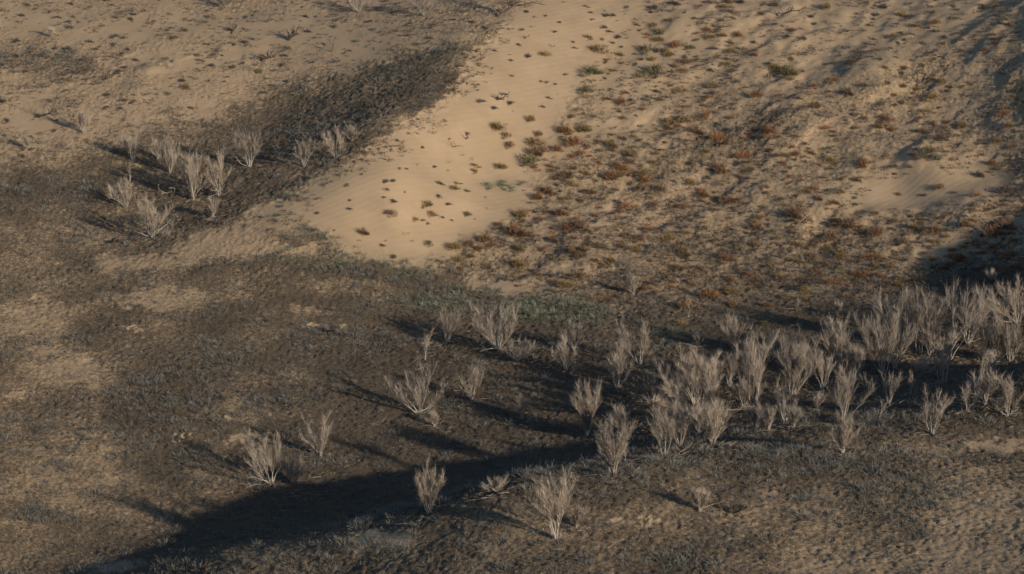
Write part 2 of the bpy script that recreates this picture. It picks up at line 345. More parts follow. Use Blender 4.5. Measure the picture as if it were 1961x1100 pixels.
# ------------------------------------------------------------ dry desert shrubs (tree-like)
BK = np.array((.38, .34, .29)); BK2 = np.array((.26, .22, .175))
def curve(p, d, L, up, k, wob, r, bias=0.):
    """a limb that starts along d and bends towards vertical"""
    pts = [p.copy()]; d = d/np.linalg.norm(d)
    for i in range(k):
        d = d+np.array([bias/k, 0, up/k])+r.normal(size=3)*wob; d /= np.linalg.norm(d); pts.append(pts[-1]+d*L/k)
    return np.array(pts)
def make_shrub(name, label, cat, group, u, v, hp, wp, style='vase', lean=0., dens=1., tint=(0, 0, 0), seed=None):
    x, y, z, t = at(u, v); m = t/F                                  # metres per pixel there
    H = hp*m/.955; Wd = wp*m
    r = np.random.default_rng(seed if seed is not None else int(u*7+v*13))
    root = bpy.data.objects.new(name, None); col.objects.link(root); root.location = (x, y, z-.04); root.empty_display_size = .3
    tag(root, label, cat, group)
    tb = Tubes(); tw_p = []; tw_d = []; tw_l = []; tw_w = []
    tint = np.array(tint)+np.array([1, .75, .5])*r.normal()*.018
    if v < 470 and u < 700: dens *= .75; H *= .92
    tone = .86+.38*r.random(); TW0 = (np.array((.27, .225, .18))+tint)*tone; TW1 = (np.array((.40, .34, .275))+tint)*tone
    cfg = dict(vase=(9, .55, 1.1, .30), plume=(13, .30, .7, .10), spread=(12, 1.0, .9, .2), tall=(3, .25, .5, .35), fan=(15, .75, .35, .12), bare=(8, 1.0, .8, .25), thin=(3, .35, .6, .2))[style]
    ns, tiltf, upb, bare0 = cfg
    ns = max(2, int(ns*(.7+.6*r.random())))
    half = Wd*.5; bias = lean*2.4+r.normal()*.12
    for s in range(ns):
        az = 2*math.pi*(s+.8*r.random())/ns
        reach = half*(.2+.7*r.random()) if s else half*.1
        hh = H*(.72+.3*r.random())*(1-.25*(reach/max(half, .01))**2 if style != 'fan' else 1)
        tilt = math.atan2(reach*1.1, hh)*(1.25 if upb > .8 else 1.0)
        d = np.array([math.sin(tilt)*math.cos(az)+lean*.5, math.sin(tilt)*math.sin(az), math.cos(tilt)*(.55 if style in('spread', 'bare') and r.random() < .5 else 1)])
        L = math.hypot(hh, reach)*1.0
        p0 = np.array([math.cos(az), math.sin(az), 0])*.05*H*r.random()
        st = curve(p0, d, L, upb*.45, 7, .12, r, bias)
        r0 = (.0075*H+.007)*(.6+.7*r.random())
        tb.add(st, r0, r0*.28, BK+tint*.3, BK2+tint, 4)
        nb = int((8+5*r.random())*(1 if style != 'thin' else .5))+1
        for b in range(nb):
            f = bare0+(1-bare0)*(b+r.random())/nb*.95
            q = f*7; i = min(int(q), 6); p = st[i]*(1-(q-i))+st[i+1]*(q-i); ax = st[i+1]-st[i]; ax /= np.linalg.norm(ax)
            sdv = r.normal(size=3); sdv -= ax*sdv.dot(ax); sdv /= np.linalg.norm(sdv)
            dd = ax+sdv*(.22+.34*r.random())*(.7 if style == 'plume' else 1.)
            Lb = L*(.18+.30*r.random())*(1.05-.45*f)
            br = curve(p, dd, Lb, .55, 4, .10, r)
            tb.add(br, r0*.38, .004, BK2+tint, TW1, 3)
            ntw = int(25*dens*(Lb/.9)**.7*(.7+.6*r.random()))
            q = r.random(ntw)**.75*4*.999; i = q.astype(int); fr = (q-i)[:, None]
            pp = br[i]*(1-fr)+br[i+1]*fr
            ax = br[i+1]-br[i]; ax /= np.linalg.norm(ax, axis=1, keepdims=True)
            tw_p.append(pp); tw_d.append(ax*.9+r.normal(size=(ntw, 3))*.40+np.array([0, 0, .5]))
            tw_l.append((.18+.42*r.random(ntw))*(.55+.17*H)); tw_w.append(.009+.009*r.random(ntw))
        # the stem's own tip
        ntw = int(26*dens)
        q = (.45+.55*r.random(ntw))*7*.999; i = q.astype(int); fr = (q-i)[:, None]; pp = st[i]*(1-fr)+st[i+1]*fr
        ax = st[i+1]-st[i]; ax /= np.linalg.norm(ax, axis=1, keepdims=True)
        tw_p.append(pp); tw_d.append(ax*.9+r.normal(size=(ntw, 3))*.3+np.array([0, 0, .35])); tw_l.append((.14+.25*r.random(ntw))*(.55+.17*H)); tw_w.append(.009+.009*r.random(ntw))
    if style in ('spread', 'bare'):                                  # low bare limbs reaching out sideways
        for k in range(3 if style == 'spread' else 6):
            az = r.random()*6.28; az = (az if k else math.pi+.2)
            d = np.array([math.cos(az), math.sin(az)*.5, .25+.3*r.random()]); lb = curve(np.zeros(3)+[0, 0, .05], d, half*(1.0+.5*r.random()), .4, 8, .16, r)
            tb.add(lb, (.009*H+.006), .005, BK*1.2, BK*.95, 4)
            for b in range(5):
                i = 3+r.integers(5); i = min(i, 7); br = curve(lb[i], r.normal(size=3)*.6+np.array([math.cos(az)*.5, 0, .6]), half*.35, .4, 3, .15, r)
                tb.add(br, .010, .004, BK, BK2, 3)
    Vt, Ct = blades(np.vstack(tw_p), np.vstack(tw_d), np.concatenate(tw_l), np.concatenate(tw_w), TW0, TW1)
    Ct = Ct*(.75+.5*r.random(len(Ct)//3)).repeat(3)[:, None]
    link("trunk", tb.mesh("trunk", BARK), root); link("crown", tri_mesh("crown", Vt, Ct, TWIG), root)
    return root
SHR = [
# u, v(base), height, width, style, lean, density, tint, label
(1806,735,95,52,'vase',0,1,0,'vase-shaped grey shrub in front of the tallest slim tree in the wood'),
(1818,690,165,42,'tall',.03,1.1,0,'tallest slim grey tree of the wood, long bare trunk and small tufted head'),
(1760,676,132,66,'vase',.02,1.3,0,'full pale shrub just left of the tallest slim tree'),
(1729,668,120,62,'vase',0,1.3,0,'tall pale shrub with forked top against the dark shadow band'),
(1689,718,118,80,'vase',-.05,1.1,0,'wide open vase shrub on the left side of the tall right-hand group'),
(1782,684,70,40,'vase',0,.9,0,'short grey shrub between the full pale shrub and the tallest slim tree'),
(1714,705,88,48,'vase',0,.9,0,'grey shrub tucked behind the wide open vase shrub'),
(1853,657,112,70,'spread',.12,.7,0,'sparse shrub with curling bare limbs right of the tallest slim tree'),
(1889,692,92,46,'vase',0,1,0,'upright shrub with long single stem near the right edge'),
(1875,738,70,28,'thin',.05,.7,0,'thin twiggy shrub with crooked stem below the long-stemmed shrub'),
(1934,693,74,54,'fan',0,.9,0,'fan of fine grey stems close to the right edge of the photo'),
(1946,619,88,92,'spread',-.2,1.2,0,'broad leaning tree cut by the right edge, uppermost in the wood'),
(1914,645,60,28,'thin',0,.8,0,'thin grey shrub standing under the broad leaning tree'),
(1702,776,62,46,'vase',.1,.7,0,'loose shrub below the wide open vase shrub'),
(1743,758,50,22,'thin',0,.5,0,'single thin twig shrub alone on dark litter'),
(1785,832,84,58,'vase',0,.85,0,'open shrub with straight stems on the rim above the bright foreground'),
(1852,786,52,34,'vase',0,.8,0,'small upright shrub right of the open rim shrub'),
(1887,776,70,46,'vase',0,.9,0,'medium grey shrub second from the right edge above the rim'),
(1929,797,72,46,'bare',0,.8,0,'shrub with short thick foot nearest the lower right of the wood'),
(1759,723,36,32,'fan',.1,.9,0,'low grey brush left of the vase-shaped shrub'),
(1897,719,42,20,'plume',0,.9,0,'little grey plume near the right edge between taller shrubs'),
(1683,802,50,34,'thin',.3,.7,0,'right-leaning small shrub right of the big double shrub'),
(1869,757,58,24,'thin',-.05,.6,0,'crooked thin shrub above the small upright shrub'),
(1613,868,72,42,'plume',0,1.2,0,'dense narrow plume at the foot of the big double shrub'),
(1616,812,108,88,'vase',.02,1.3,0,'big full vase shrub with pale forked stems, largest right of centre'),
(1447,821,52,30,'vase',0,1.1,0,'small V-shaped shrub at the front of the middle column'),
(1443,772,134,60,'plume',0,1.3,.01,'tall dense column-like shrub in the middle of the wood'),
(1424,780,60,30,'vase',-.05,.9,0,'narrow shrub at the left foot of the tall dense column'),
(1472,824,44,22,'plume',0,.8,0,'small narrow plume just right of the front V-shaped shrub'),
(1503,812,84,42,'vase',-.05,.7,0,'loose bluish-grey shrub between two narrow plumes'),
(1519,821,50,24,'plume',0,.9,0,'small pointed plume at the edge of the dark litter'),
(1518,757,108,46,'plume',0,1.2,0,'tall plume shrub above the loose bluish-grey shrub'),
(1563,786,30,14,'plume',0,.8,0,'tiny plume left of the big double shrub'),
(1576,746,78,42,'vase',0,.9,-.01,'faint grey shrub behind the tiny plume'),
(1605,716,100,82,'vase',.02,1.2,0,'wide cup-shaped shrub behind the big double shrub'),
(1551,722,62,36,'fan',0,.7,-.02,'dim brushy shrub left of the wide cup-shaped shrub'),
(1397,742,64,32,'vase',0,.9,0,'small shrub at the left margin of the middle wood'),
(1404,668,58,48,'fan',0,.7,.01,'pale tuft shrub standing in yellow-green scrub behind the wood'),
(1470,694,56,48,'vase',0,.8,-.01,'dim shrub behind the tall dense column'),
(1500,692,52,34,'vase',0,.7,-.01,'dim shrub right behind the tall dense column'),
(1530,700,64,38,'vase',0,.7,-.01,'dim shrub behind the tall plume shrub'),
(1641,728,66,28,'vase',0,.9,0,'slim shrub right of the wide cup-shaped shrub'),
(1660,757,40,24,'thin',0,.8,0,'short thin shrub right of the big double shrub crown'),
(1345,795,122,150,'spread',-.16,2.8,.06,'largest thick pale shrub of the centre, crown leaning left'),
(1328,775,100,110,'vase',-.12,2.2,.05,'dense pale shrub fused behind the largest centre shrub'),
(1352,752,66,44,'vase',.1,1.2,.01,'flared shrub whose tips top the centre thicket'),
(1271,873,100,50,'vase',0,1.2,.005,'front V-shaped shrub at the foot of the centre thicket'),
(1302,857,92,52,'plume',0,1.2,0,'dense upright shrub beside the front V-shaped shrub'),
(1365,854,86,38,'plume',0,1.1,0,'upright reddish-grey shrub at the right foot of the centre thicket'),
(1338,830,60,42,'vase',0,.9,0,'short shrub in the gap of the centre thicket'),
(1251,772,62,72,'spread',-.15,.8,-.01,'arching bluish shrub on the left of the centre thicket'),
(1224,698,90,78,'vase',.04,1.2,.005,'round-topped shrub with white stems above the centre thicket'),
(1182,743,76,46,'vase',0,1,0,'V-shaped shrub below left of the white-stemmed shrub'),
(1124,834,94,62,'plume',0,1.4,0,'dense double-tufted shrub on the edge of the gully shadow'),
(1191,838,62,42,'vase',0,.9,-.03,'dark reddish shrub standing in the gully shadow'),
(1173,912,108,58,'plume',0,1.05,.01,'lit shrub with spiky heads on the gully rim'),
(1150,880,40,20,'thin',0,.7,0,'small thin shrub hidden left of the spiky rim shrub'),
(1199,886,42,16,'thin',0,.6,0,'spindly shrub right of the spiky rim shrub'),
(1083,708,64,56,'vase',0,.9,0,'tan shrub right of the low-branched lone shrub'),
(1101,668,46,48,'vase',0,.9,0,'pale rounded shrub at the edge of the green sage'),
(1337,662,26,16,'vase',0,.7,0,'tiny far shrub above the centre thicket'),
(1305,694,44,22,'thin',0,.6,0,'small faint shrub right of the white-stemmed shrub'),
(952,669,92,84,'spread',.1,1.5,.01,'large pale shrub at the edge of green sage, low branch bent right'),
(990,690,40,70,'spread',.3,.6,0,'fallen grey branch mass right of the large pale shrub'),
(855,656,62,50,'vase',0,.8,.01,'thin-stemmed shrub with pale sand at its foot'),
(815,691,66,34,'thin',0,.9,.01,'slender shrub left of the thin-stemmed shrub'),
(904,767,66,60,'vase',-.05,.9,0,'brush shrub right of the white-limbed shrub'),
(802,792,92,88,'spread',-.05,1.0,.005,'white-limbed V shrub above a bright patch of bare sand'),
(1000,803,42,28,'vase',0,.7,.01,'small lone shrub between the dark gully and the wood'),
(822,985,104,52,'plume',.02,1.3,.05,'lone reddish shrub standing against the dark gully'),
(1063,1033,114,84,'vase',0,1.9,.06,'lone tan shrub on the lit foreground slope'),
(1104,1012,36,30,'fan',.1,.8,.03,'small bush close right of the lone tan shrub'),
(520,926,96,96,'bare',-.15,1.1,.03,'gnarled bare-limbed shrub at the left end of the gully shadow'),
(560,925,46,84,'fan',.1,1.2,.03,'low reddish brush beside the gnarled bare-limbed shrub'),
(614,873,70,84,'fan',0,.7,0,'wide fan-shaped shrub right of the gnarled shrub'),
(950,942,30,52,'spread',0,.8,.01,'low sprawling dry shrub at the gully edge'),
(1341,982,44,32,'fan',0,1.0,.03,'small pale fan shrub on the foreground slope'),
(1212,563,34,20,'plume',0,.7,.05,'pale straw plume at the lower edge of the dune field'),
(832,818,26,14,'plume',0,.7,0,'tiny grey tuft below the white-limbed shrub'),
(160,256,44,28,'vase',0,1.1,.03,'small pale shrub with long shadow on the upper left slope'),
(55,287,28,28,'vase',0,.9,.03,'small pale shrub near the left edge'),
(254,307,54,42,'vase',-.05,.9,.02,'forked shrub at the upper left of the left-hand group'),
(302,305,44,28,'plume',0,1,.02,'narrow shrub right of the forked shrub'),
(325,331,72,42,'plume',-.1,1.3,.02,'leaning plume shrub with sand mound at its foot'),
(369,382,94,66,'plume',0,1.2,.01,'tall grey shrub in the middle of the left-hand group'),
(419,376,84,82,'vase',.05,1.0,.01,'wide-armed shrub right of the tall grey shrub'),
(407,416,38,24,'plume',0,1,.01,'small upright shrub at the foot of the wide-armed shrub'),
(241,398,54,50,'vase',0,1.3,.02,'bushy shrub left of the large spreading shrub'),
(292,456,82,86,'spread',.05,1.6,.02,'large spreading shrub, lowest of the left-hand group'),
(250,357,34,14,'thin',0,.7,.01,'thin white stem above the bushy shrub'),
(477,321,76,56,'spread',0,1.1,.01,'hazy grey shrub on the dark hollow floor'),
(533,306,30,12,'thin',0,.7,.01,'tiny thin shrub between the hazy grey and cup shrubs'),
(582,318,52,42,'vase',0,1.2,.02,'cup-shaped shrub just behind the dune crest'),
(643,304,62,58,'vase',.05,1.2,.05,'orange-tinged shrub with white forked trunk on the dune crest'),
(674,272,26,34,'fan',0,1,.01,'small pale brush right of the orange-tinged shrub'),
(432,16,32,52,'spread',0,.9,.0,'grey brush cut by the top edge, left one'),
(688,23,40,52,'spread',0,.9,.0,'dark-footed shrub with pale stems at the top edge'),
(812,30,38,40,'vase',0,.8,.02,'faint pale shrub at the top edge left of the sand'),
(5,57,50,20,'thin',0,.9,.0,'thin dark shrub in the upper left corner'),
(97,72,18,20,'fan',0,.7,.02,'tiny pale shrub in the upper left scrub'),
(1527,592,22,6,'thin',0,.5,.03,'thin white stem in a rusty bush below the dune field'),
(1604,606,28,16,'vase',0,.7,.03,'little pale shrub near the corner of the shadow band'),
(1319,610,40,10,'thin',0,.4,.02,'thin pale stem right of a golden bush'),
(1897,540,22,20,'vase',0,.8,.03,'small lit shrub in the shadow at right'),
]
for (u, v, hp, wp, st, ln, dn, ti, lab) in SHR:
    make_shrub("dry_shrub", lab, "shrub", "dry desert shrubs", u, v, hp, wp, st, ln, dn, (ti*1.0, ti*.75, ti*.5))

# ------------------------------------------------------------ bushes on the sand: one of each kind, then copies
def bush_mesh(name, c0, c1, k=420, flat=.5, wid=.045, hollow=.2, seed=0, upw=.35, off=True):
    r = np.random.default_rng(seed)
    lobes = r.normal(size=(5, 2))*.33
    th = r.random(k)*2*math.pi; rr = np.sqrt(r.random(k))*.8; lb = lobes[r.integers(0, 5, k)]
    x_ = lb[:, 0]+np.cos(th)*rr*.55; y_ = lb[:, 1]+np.sin(th)*rr*.55
    R = np.hypot(x_, y_); z_ = r.random(k)**.8*np.maximum(.05, 1-R**1.6)*flat*.8*(.8+.4*np.sin(3*th+seed))
    d = np.stack([x_*1.1, y_*1.1, z_*1.2+upw], -1)+r.normal(size=(k, 3))*.3
    V, C = blades(np.stack([x_, y_, z_], -1), d, .2+.3*r.random(k), wid*(.6+.8*r.random(k)), np.array(c0), np.array(c1))
    C = C*(.7+.6*r.random(k)).repeat(3)[:, None]
    # woody feet joining the clumps to the ground
    tb = Tubes()
    for l in lobes:
        tb.add(curve(np.array([0, 0, -.1]), np.array([l[0], l[1], .35]), .6, .2, 3, .1, r), .03, .012, np.array(c0)*.7, c0, 3)
    Vq, Fq_, Cq = np.vstack(tb.V), np.vstack(tb.F), np.vstack(tb.C)
    Ft = np.vstack([Fq_[:, [0, 1, 2]], Fq_[:, [0, 2, 3]]])
    nV = len(V); Vall = np.vstack([V, Vq]); Call = np.vstack([C, Cq]); Fall = np.vstack([np.arange(nV).reshape(-1, 3), Ft+nV])
    return mesh_from(name, Vall, Fall, Call, PLANT)
KIND = {
 'r': ('rust-brown', [bush_mesh("rust_bush", a_, b_, 520, .75, .032, seed=i) for i, (a_, b_) in enumerate([((.13,.075,.045),(.30,.18,.105)),((.14,.075,.04),(.33,.185,.09)),((.12,.075,.05),(.27,.175,.115)),((.15,.07,.035),(.36,.18,.075)),((.12,.07,.045),(.29,.18,.11))])]),
 'g': ('golden-brown', [bush_mesh("golden_bush", (.13, .09, .045), (.35, .24, .11), 520, .75, .032, seed=10+i) for i in range(5)]),
 'o': ('olive', [bush_mesh("olive_bush", (.09, .08, .045), (.25, .22, .115), 520, .75, .032, seed=20+i) for i in range(4)]),
 'd': ('dark grey', [bush_mesh("dark_tuft", (.055, .045, .045), (.15, .13, .12), 300, .6, seed=30+i) for i in range(5)]),
 's': ('grey-green', [bush_mesh("sage_tuft", (.09, .085, .06), (.24, .235, .175), 300, .65, seed=40+i) for i in range(4)]),
}
MAN = """r 748 407 26;g 818 390 24;g 826 410 22;g 797 421 22;r 693 443 28;o 822 466 22;o 895 410 20;g 868 360 22;o 893 365 14;d 840 375 14;g 1043 103 24;g 1255 48 26;g 1284 38 18;o 1263 60 24;
g 1125 71 20;g 1154 75 12;g 1151 94 36;r 1161 114 16;o 1131 135 50;o 1122 171 30;r 1188 195 28;o 1242 94 30;o 1258 134 50;g 1222 146 26;g 1262 76 24;r 1295 86 30;r 1311 116 32;g 1249 112 18;g 1305 173 30;
o 1365 162 22;d 1254 174 16;g 1385 67 18;g 1360 69 20;r 1084 250 24;o 1120 247 32;g 1311 227 32;g 1278 232 26;r 1349 222 28;g 951 243 36;r 969 258 26;g 1016 229 24;g 1031 255 20;r 1080 251 36;g 1118 243 32;
g 1025 273 40;r 976 276 26;r 1018 288 38;r 1041 287 26;r 1067 285 30;r 1100 271 46;r 1114 294 26;g 1165 275 32;o 1008 303 54;r 1025 321 20;g 958 319 26;g 905 316 18;g 907 327 16;r 1085 337 40;g 1123 332 22;
r 1176 337 38;r 1047 364 38;r 1027 376 28;g 1000 408 34;r 1073 408 32;r 1131 368 26;g 1096 353 26;r 1196 392 36;g 1208 291 28;r 1195 322 40;g 954 429 20;g 870 473 30;r 899 467 30;r 930 456 34;r 983 442 54;
r 1010 447 34;r 947 467 20;g 995 475 28;r 1056 456 28;r 1094 456 24;r 1080 437 40;r 1112 430 42;g 880 495 30;g 1002 508 46;r 988 502 26;g 1118 475 20;g 1082 545 34;r 1105 526 40;r 1110 490 26;r 1236 437 26;
g 1278 455 34;g 1218 478 28;g 1167 498 26;r 1392 494 36;g 1276 505 24;r 1302 515 26;r 1344 516 24;g 1322 542 22;r 1358 564 40;g 1318 584 40;o 1278 571 24;g 1403 558 34;g 1405 582 24;r 1398 531 26;g 1304 480 38;
r 1222 456 36;o 1153 471 24;r 1211 535 24;r 1527 411 52;r 1625 427 52;r 1676 444 40;r 1449 433 28;g 1531 467 30;r 1593 456 42;g 1440 469 26;o 1585 478 28;g 1609 487 32;r 1673 493 42;g 1476 509 22;r 1562 518 24;
g 1491 529 26;r 1655 524 34;r 1684 527 32;r 1598 540 34;g 1542 555 24;o 1509 569 28;g 1545 571 22;r 1469 585 20;g 1529 596 18;r 1624 569 22;r 1447 535 30;g 1707 509 26;r 1553 489 24;g 1238 622 24;g 1303 620 24;
r 1840 492 34;r 1900 440 44;r 1925 432 44;r 1905 472 30;r 1935 485 30;g 1750 435 26;r 1790 440 40;r 1730 460 30;r 1850 430 26;g 1720 370 14;g 1800 357 26;r 1873 372 22;d 1872 333 26;g 1883 275 18;
o 1772 290 40;s 1790 302 34;r 1655 310 34;r 1650 318 20;g 1700 300 20;r 1800 262 26;g 1845 240 26;r 1770 250 24;g 1790 185 24;r 1925 215 26;g 1727 27 22;g 1583 12 26;g 1385 12 24;g 1402 22 20;g 1400 98 24;
o 1510 135 44;g 1485 130 30;g 1518 140 22;r 1450 180 30;r 1560 200 30;g 1425 95 22;r 1600 150 24;o 1653 162 18;r 1700 230 28;r 1580 245 26;r 1640 345 20;g 1610 365 22;r 1480 250 34;r 1420 300 38;r 1380 320 38;
r 1330 250 30;r 1370 265 36;g 1230 330 30;r 1240 345 34;g 1260 360 26;r 1250 392 28;r 1310 395 26;r 1345 372 30;r 1395 380 34;g 1320 350 30;d 1323 313 22;g 355 165 20;o 382 115 16;o 498 136 20;g 365 148 12;
g 1210 580 14;o 1466 620 20;o 1520 612 22;r 1340 12 16;g 1275 95 18;o 840 348 16;g 875 352 14"""
MAND = """809 282 11;860 265 9;664 327 10;673 327 9;665 354 14;669 383 9;609 407 15;740 345 15;754 345 15;738 362 15;734 378 11;776 367 9;776 323 11;765 322 11;831 319 11;845 351 15;716 295 10;735 304 9;
691 304 13;678 309 13;693 335 10;851 231 12;749 287 10;765 284 10;926 52 14;1072 43 12;1062 60 12;1130 24 14;1045 30 12;1010 107 17;945 97 12;913 97 10;1048 158 12;1064 160 12;1050 187 14;920 193 20;945 206 16;
977 196 18;955 190 16;1036 203 14;1098 80 14;1155 50 16;1165 60 14;1100 92 12;1172 28 14;1160 28 16;993 84 14;1000 55 12;1183 70 18;1135 38 12;978 117 12;878 125 14;895 160 10;908 110 10;
979 146 12;1035 155 12;1083 142 12;820 427 13;863 421 10;752 490 16;730 470 14;847 164 14;820 165 10;955 20 16;1290 5 26;1330 35 14;1312 24 10;1420 4 24;1335 75 16;640 440 8;1930 360 34;1890 400 20;1200 12 14;1250 12 18;1245 22 12;1190 90 12"""
MANS = "634 316 22;620 354 14;655 300 12;798 228 10;798 256 9;700 262 10;1500 345 10;760 268 12;782 255 10;640 286 10;710 285 10;595 340 12;645 335 12;553 375 26;540 395 14;500 415 14"
items = []
for s_ in MAN.replace("\n", "").split(";"):
    k, u, v, w = s_.split(); items.append((k, float(u), float(v), float(w)))
for s_ in MAND.replace("\n", "").split(";"): u, v, w = s_.split(); items.append(('d', float(u), float(v), float(w)*.95))
for s_ in MANS.split(";"): u, v, w = s_.split(); items.append(('s', float(u), float(v), float(w)))
cnt = {k: sum(1 for i in items if i[0] == k) for k in KIND}
def far(u, v, dmin): return all((u-a)**2+(3*(v-b))**2 > dmin*dmin for _, a, b, _w in items)
r_ = random.Random(5)
goal = {'r': 285, 'g': 215, 'o': 60, 'd': 280, 's': 90}
def one(U, V, f): return float(f(np.array([U]), np.array([V]))[0])
fieldm = lambda a, b: poly(a, b, FIELD, 4)
topm = lambda a, b: poly(a, b, TOPL, 4)
sandm = lambda a, b: poly(a, b, SAND, 4)
tries = 0
while tries < 14000 and any(cnt[k] < goal[k] for k in goal):
    tries += 1
    u = r_.uniform(0, 1960); v = r_.uniform(-5, 640); k = r_.choice('rrrggoddds')
    if cnt[k] >= goal[k]: continue
    fm = one(u, v, fieldm); tm = one(u, v, topm); sm = one(u, v, sandm)
    clump = one(u/70, v/45, lambda a, b: fbm(a, b, 14, 3))
    if k in 'rgo':
        if fm < .5 or clump < .47 or (k == 'r' and v < 170 and r_.random() < .6): continue
        if ((u-1760)/180)**2+((v-365)/42)**2 < 1: continue
        w = r_.uniform(9, 17)+10*r_.random()**3
        if not far(u, v, 22): continue
    else:
        pr = .5 if fm > .5 else (.9 if tm > .5 else (.12 if sm > .5 else 0))
        if k == 's' and 540 < u < 800 and 230 < v < 420 and abs((u-560)*.62+(v-370)) < 60: pr = 1
        if r_.random() > pr or (k == 'd' and fm > .5 and clump < .4): continue
        w = r_.uniform(8, 18)
        if not far(u, v, 15): continue
    items.append((k, u, v, w)); cnt[k] += 1
LAND = [("the green sage patch on open sand",965,352),("the bare grey sand pocket",1740,368),("the pocket's dark hollow",1720,305),("the dune crest's orange-tinged shrub",643,300),
 ("the steep open sand face",860,290),("the top of the sand chute",1000,60),("the twin snags up left",540,85),("the left-hand shrub group",330,360),("the dark scrub hollow",600,220),
 ("the big olive bush",1131,135),("the grey-green hollow at left",100,130),("the sand tongue's lower end",720,455),("the lower dune margin",1060,520),("the rippled hummocks mid-slope",1240,350),
 ("the dense hummock field",1420,280),("the wood's upper margin",1500,600),("the sand ramp top right",1690,40),("the shadow band's upper corner",1650,570),("the top right corner",1900,30),
 ("the right-edge shade",1930,330),("the thick rusty belt",1600,450),("the crossing streaks",1560,170),("the lone orange bush",1392,494),("the pale straw plume",1211,540),("the top edge of the sand",1350,20),("the upper left corner",60,40),("the middle of the top edge",690,30)]
def place_word(u, v):
    nm, a, b = min(LAND, key=lambda L: (L[1]-u)**2+(1.7*(L[2]-v))**2); du, dv = u-a, v-b
    dist = math.hypot(du, 1.7*dv)
    if dist < 14: return "at "+nm
    ang = math.degrees(math.atan2(-dv*1.7, du)) % 360
    dr = ["right of", "above right of", "above", "above left of", "left of", "below left of", "below", "below right of"][int((ang+22.5)//45) % 8]
    return ("close " if dist < 60 else "")+dr+" "+nm
ORD = ["leftmost", "second from left", "third from left", "fourth from left", "fifth from left", "sixth from left", "seventh from left", "eighth from left", "ninth from left", "tenth from left"]
CATN = {'r': ("rust_bush", "bush", "rusty bushes on the dune field"), 'g': ("golden_bush", "bush", "golden bushes on the dune field"), 'o': ("olive_bush", "bush", "olive bushes on the sand"),
        'd': ("dark_tuft", "tuft", "dark grey tufts on the sand"), 's': ("sage_tuft", "tuft", "grey-green tufts on the sand")}
labs = {}
for i, (k, u, v, w) in enumerate(items):
    nm, cat, grp = CATN[k]
    sz = "large " if w > 34 else ("small " if w < 18 and k in 'rgo' else ("tiny " if w < 11 else ""))
    labs.setdefault(f"{sz}{KIND[k][0]} {cat} {place_word(u, v)}", []).append(i)
final = {}
for lb, ids in labs.items():
    ids.sort(key=lambda i: items[i][1])
    for j, i in enumerate(ids):
        final[i] = lb if len(ids) == 1 else (lb+", "+("rightmost" if j == len(ids)-1 else ORD[min(j, 9)]))
protos = {}
for i, (k, u, v, w) in enumerate(items):
    nm, cat, grp = CATN[k]; ms = KIND[k][1]; q = r_.randrange(len(ms))
    if (k, q) not in protos: protos[(k, q)] = bpy.data.objects.new(nm, ms[q]); o = protos[(k, q)]
    else: o = protos[(k, q)].copy()
    col.objects.link(o); x, y, z, t = at(u, v+w*.15); m = t/F; s = w*m*.5*1.12
    o.location = (x, y, z-.04); o.rotation_euler = (0, 0, r_.uniform(0, 6.28)); o.scale = (s*r_.uniform(.95, 1.25), s*r_.uniform(.8, 1.1), s*r_.uniform(.85, 1.25))
    tag(o, final[i], cat, grp)

# ------------------------------------------------------------ dead wood
def dead_wood(u, v, w, h, label, seed, c=(.085, .07, .062), n=5, r0=.03):
    x, y, z, t = at(u, v); m = t/F; r = np.random.default_rng(seed); tb = Tubes(); Wm = w*m*1.25; Hm = h*m*1.3; r0 = r0*1.7; c = tuple(q*.75 for q in c)
    main = curve(np.array([-Wm*.5, 0, 0]), np.array([1, r.normal()*.4, Hm/Wm*1.1]), Wm*1.05, -.2*Hm/Wm, 8, .16, r)
    tb.add(main, r0, r0*.4, c, c, 5)
    for k in range(n):
        i = 1+r.integers(7); d = np.array([r.normal()*.5, r.normal()*.5, abs(r.normal())*Hm/Wm*1.5+.15]); L = max(Wm, Hm)*(.3+.4*r.random())
        br = curve(main[i], d, L, -.3, 5, .3, r); tb.add(br, r0*.6, r0*.2, c, np.array(c)*1.4, 4)
        for q in range(3): tb.add(curve(br[2+q % 3], r.normal(size=3)*.6+[0, 0, .3], L*.4, -.2, 3, .3, r), r0*.3, .006, c, c, 3)
    o = link("dead_branch", tb.mesh("dead_branch", BARK), None, (x, y, z)); tag(o, label, "dead wood", "dead wood lying on the sand")
